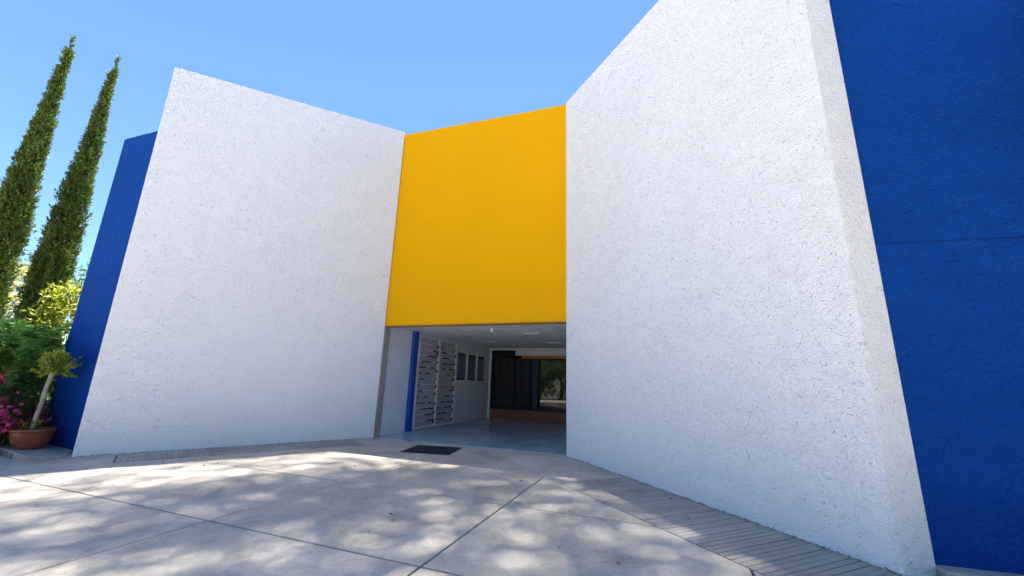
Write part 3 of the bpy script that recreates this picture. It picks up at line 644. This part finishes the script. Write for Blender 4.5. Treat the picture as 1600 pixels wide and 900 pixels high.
# feathery shrub: arching stems with pinnate fronds
def frond_shrub(x, y, z0, label, nf, seed, H=2.0, rad=1.0):
    rs = np.random.default_rng(seed); t = empty('feathery_shrub', (x, y, z0)); tag(t, label, 'shrub')
    V, F = tube_geo([(0, 0, 0), (.05, .02, H*.35), (.0, .0, H*.62)], [.07, .055, .04], 8); mesh_obj('trunk', V, F, M_BARK, t, True)
    Bs, Ds, Ls = [], [], []; ra = []
    for k in range(nf):
        a = rs.uniform(0, 6.283); e = rs.uniform(-.1, 1.25); L_ = rs.uniform(.5, .95)*rad
        o = np.array([rs.normal()*.28*rad, rs.normal()*.28*rad, H*rs.uniform(.5, .95)]); p = o.copy(); dr = np.array([math.cos(a)*math.cos(e), math.sin(a)*math.cos(e), math.sin(e)])
        pts = [p.copy()]; st_ = 14
        for s in range(st_):
            dr = dr+np.array([0, 0, -.10]); dr /= np.linalg.norm(dr); p = p+dr*L_/st_; pts.append(p.copy())
            side = np.cross(dr, [0, 0, 1.]); side /= max(np.linalg.norm(side), 1e-6); ll = .17*rad*math.sin(math.pi*min(1, (s+1.5)/(st_+1)))+.03
            for sg in (-1, 1):
                for q in range(3):
                    Bs.append(p-dr*L_/st_*q/3); Ds.append(side*sg+dr*.55+rs.normal(size=3)*.12+np.array([0, 0, -.12])); Ls.append(ll*rs.uniform(.8, 1.15))
        ra.append(tube_geo([pts[0], pts[5], pts[10], pts[-1]], [.008, .006, .004, .002], 4))
    V, F = join_geo(ra); mesh_obj('stalks', V, F, M_LEAFM, t)
    Ls = np.array(Ls); fast_mesh('fronds', leaf_quads(np.array(Bs), np.array(Ds), Ls, Ls*.2, .05), 4, M_LEAFF, t)
x, y = az(-49.9, 13.4); frond_shrub(x, y, .05, 'feathery green shrub arching behind the potted plant', 120, 21, 2.25, 1.05)
x, y = az(-51.6, 14.6); frond_shrub(x, y, .05, 'darker feathery shrub at the left edge under the cypresses', 90, 22, 2.3, 1.0)
x, y = az(-50.5, 12.9); shrub('bougainvillea', x, y, .05, 'bougainvillea bush with bright pink flowers behind the clay pot', 'bush', (.8, .6, 1.25), 56, 3200, .075, M_LEAFD, 31, 10, (M_PINK, 1100, .09, 22))
x, y = az(-51.6, 12.6); shrub('bougainvillea', x, y, .05, 'small pink bougainvillea bush at the left picture edge', 'bush', (.5, .5, 1.3), 26, 1300, .07, M_LEAFD, 32, 8, (M_PINK, 700, .09, 14))
x, y = az(-48.6, 13.3); shrub('flowering_bush', x, y, .05, 'low bush of mixed green and red leaves between pot and blue wall', 'bush', (.45, .45, .75), 26, 1100, .08, M_LEAFM, 33, 7, (M_RED, 160, .07, 8))
x, y = az(-50.2, 16.2); shrub('dark_hedge', x, y, .0, 'dense dark green bush behind the bougainvillea', 'bush', (2.2, 1.6, 2.1), 150, 7000, .12, M_LEAFD, 34, 12, None)
x, y = az(-53.5, 16.0); shrub('dark_hedge', x, y, .0, 'dark green bush at the left edge behind the feathery shrub', 'bush', (1.8, 1.5, 2.5), 120, 5000, .12, M_LEAFD, 35, 12, (M_YFLOWER, 40, .09, 6))
x, y = az(-47.75, 15.6); tree('yellow_green_tree', 'small yellow green leafy tree against the blue wall edge', (x, y, 0), [(0, 0, 0), (.05, 0, 1.2), (0, .05, 2.1)], [(.3, .1, 3.0), (-.5, .1, 2.9), (.1, -.3, 3.4), (-.2, .3, 3.2), (-.7, -.2, 2.5)],
     [((-.05, 0, 2.95), (.5, .5, .8))], 1500, .14, M_LEAFY, 41, M_BARKP, r0=.06, aspect=.4, cl=.14, perclump=40)
x, y = az(-52.2, 27); tree('pale_tree', 'pale yellowish thin tree far behind the cypresses', (x, y, 0), [(0, 0, 0), (.1, 0, 1.6), (.0, 0, 2.8)], [(1.2, .3, 4.8), (-1.3, .2, 4.9), (.3, -.8, 5.4), (-.4, .7, 5.2), (1.9, -.3, 4.1), (-2.0, 0, 4.0)],
     [((0, 0, 4.7), (2.6, 2.2, 1.15))], 4200, .17, M_LEAFO, 42, M_BARKP, r0=.14, cl=.28, perclump=40)
x, y = az(-48.7, 30); tree('pale_tree', 'thin green tree far behind, peeping over the blue wall edge', (x, y, 0), [(0, 0, 0), (.1, 0, 2.4), (.0, 0, 4.0)], [(1.2, .3, 6.2), (-1.3, .2, 6.0), (.3, -.8, 6.6), (-.4, .7, 6.4)],
     [((0, 0, 6.0), (2.2, 1.8, 1.2))], 2200, .18, M_LEAFM, 43, M_BARKP, r0=.14, cl=.28, perclump=40)
for k, (a, d, s, h) in enumerate(((-55, 34, 4.0, 3.4), (-50.5, 38, 4.5, 3.2), (-46.5, 36, 4.0, 3.6))):
    x, y = az(a, d); shrub('far_bush', x, y, 0, ('far green bush at the left end of the garden backdrop', 'far green bush in the middle of the garden backdrop', 'far green bush beside the blue wall')[k], 'bush', (s, 2.5, h), 90, 4200, .24, M_LEAFM, 50+k, 8, None, 'bushes closing off the garden')

# tall tree behind the right wing, its crown shades the plaza
tree('shade_tree', 'tall shade tree rising behind the right wing', (9.6, 14.2, 0), [(0, 0, 0), (-.1, -.1, 7), (-.3, -.4, 13), (-.9, -.9, 18)],
     [(-5, -3.5, 21.5), (-8.5, -4.5, 21.5), (-12.0, -2.6, 22.5), (-8.5, -6.0, 21.5), (-6.5, -2.0, 23), (-3.5, -1.5, 23), (-4, -4, 22.5), (-10.5, -1.8, 23), (-11.5, -5.0, 22.5), (-5.5, -6.0, 22)],
     [((-8.3, -2.6, 23.9), (5.4, 4.2, 1.3))], 29000, .24, M_LEAFM, 61, None, r0=.42, aspect=.5, cl=.30, perclump=80, elong=(1.0, .7, .0), subs=4, group='tall trees shading the plaza')
tree('shade_tree', 'tall thin leaved tree at the plaza edge left of the garden', (-14.0, 7.0, 0), [(0, 0, 0), (.1, .1, 7), (.3, .2, 13), (.9, .6, 18)],
     [(4, 3.5, 22), (6.5, 5, 22.5), (8.5, 3.5, 22.5), (10.5, 5.2, 23), (7.5, 7.2, 23), (5.0, 6.5, 22.5), (11, 2.5, 23), (8, 1.5, 22.5)],
     [((8.0, 5.5, 23.4), (5.0, 4.5, .9))], 15500, .24, M_LEAFM, 62, None, r0=.36, aspect=.5, cl=.30, perclump=80, elong=(1.0, .7, .0), subs=3, group='tall trees shading the plaza')
# plants by the right picture edge
rs = np.random.default_rng(5)
yc = empty('yucca_tree', (5.62, 3.12, 0)); tag(yc, 'spiky leaved tree standing before the blue wall at the right', 'tree')
V, F = tube_geo([(0, 0, 0), (.05, .02, 1.6), (.0, .0, 3.0), (.02, 0, 4.2)], [.16, .12, .10, .07], 10); mesh_obj('trunk', V, F, M_BARKP, yc, True)
bb, dd, ll = [], [], []
for c, rr_n in (((0, 0, 4.4), 200), ((.3, -.1, 3.5), 130), ((.05, -.05, 5.2), 190)):
    dv = unit(rs.normal(size=(rr_n, 3))+np.array([-.15, -.25, .2])); bb.append(np.array(c)+dv*.05); dd.append(dv); ll.append(rs.uniform(.35, .58, rr_n))
bb, dd, ll = np.concatenate(bb), np.concatenate(dd), np.concatenate(ll); fast_mesh('leaves', leaf_quads(bb, dd, ll, .05, .03), 4, M_LEAFO, yc)

# ------------------------------------------------------------------ behind the photographer: what the lobby glass mirrors, plus two trees added to shade the plaza
for k, (x, y, h) in enumerate(((-13.0, -4.5, 5.0), (3.0, -8.5, 9.0), (6.4, -3.8, 9.0))):
    tree('plaza_tree', ('leafy plaza tree mirrored in the lobby glass', 'unseen plaza tree added for shade, farther from the right blue wall', 'unseen plaza tree added for shade, in front of the right blue wall')[k], (x, y, 0),
         [(0, 0, 0), (.1, 0, h*.25), (0, .1, h*.42)], [(1.4, 0, h*.7), (-1.5, .3, h*.72), (.2, 1.3, h*.75), (0, -1.3, h*.7), (.1, .1, h*.88)], [((0, 0, h*.7), (3.3, 3.3, h*.28))], 6000, .28, M_LEAFM, 70+k, r0=.2, cl=.4, group='trees across the plaza')
for k, x in enumerate((-9, -3, 3, 9)):
    shrub('plaza_hedge', x, -13, -.02, ('leftmost', 'second', 'third', 'rightmost')[k]+' clipped hedge across the plaza, seen from the lobby', 'hedge', (2.9, .6, 1.0), 90, 2600, .12, M_LEAFD, 80+k, 8, None, 'hedges across the plaza')
for k, (x, y) in enumerate(((-14.5, -2.6), (-11.5, -5.6))):
    shrub('plaza_bush', x, y, -.02, ('round dark bush across the plaza, the one nearer the left wing', 'round dark bush across the plaza, the one farther from the left wing')[k], 'bush', (2.2, 1.6, 2.7), 110, 4200, .2, M_LEAFM, 88+k, 8, None, 'round bushes across the plaza')
hs = empty('classroom_block', (2, -20, 0)); tag(hs, 'low white classroom block with orange columns across the plaza', 'building')
M_HW = plain('house_white', (.75, .74, .72), rough=.8, noise=.05)
box('wall', -14, -6, 0, 14, 0, 4.2, M_HW, hs); box('roof', -14.4, -6.4, 4.202, 14.4, .6, 4.5, M_ROOF, hs, .02)
for k in range(6):
    x = -13+k*5.0; box('column', x, .05, 0, x+.5, .45, 4.2, M_ORANGE, hs, .02)
    w = box('window', x+1.2, .003, 1.0, x+4.0, .06, 3.0, M_TRIM, hs, .01); box('pane', x+1.28, .061, 1.08, x+3.92, .066, 2.92, M_HGLASS, w)

# ------------------------------------------------------------------ small litter
def litter(name, label, pts, n, sz, seed, mat=M_DRY, jit=.02):
    rs = np.random.default_rng(seed); pts = np.array(pts); b = pts[rs.integers(0, len(pts), n)]+np.stack([rs.normal(size=n)*jit, rs.normal(size=n)*jit, rs.uniform(.001, .012, n)], 1)
    d = rs.normal(size=(n, 3))*np.array([1, 1, .35]); l = rs.uniform(.5, 1.6, n)*sz
    o = fast_mesh(name, leaf_quads(b, d, l, l*.5), 4, mat); struct(o, label, 'stuff', 'litter'); return o
pr = [(*(R0+(R1-R0)*t+RN*.022), .0) for t in np.linspace(.06, 1, 160)]; litter('leaf_litter', 'dry leaf crumbs along the foot of the right white wall', pr, 420, .022, 91, jit=.014)
pl = [(*(L0+(L1-L0)*t+LN*.022), .0) for t in np.linspace(.02, 1, 160)]; litter('leaf_litter', 'dry leaf crumbs along the foot of the left white wall', pl, 420, .022, 92, jit=.014)
rs = np.random.default_rng(93); pp = []
while len(pp) < 70:
    x, y = rs.uniform(-7, 2.5), rs.uniform(2.5, 9)
    if np.array([x, y])@LN > eL_o-.9 and np.array([x, y])@eR_n > eR_o-1.1: pp.append((x, y, .004))
litter('fallen_crumbs', 'scattered pale and dry crumbs on the plaza concrete', pp, 130, .03, 94, jit=.0)
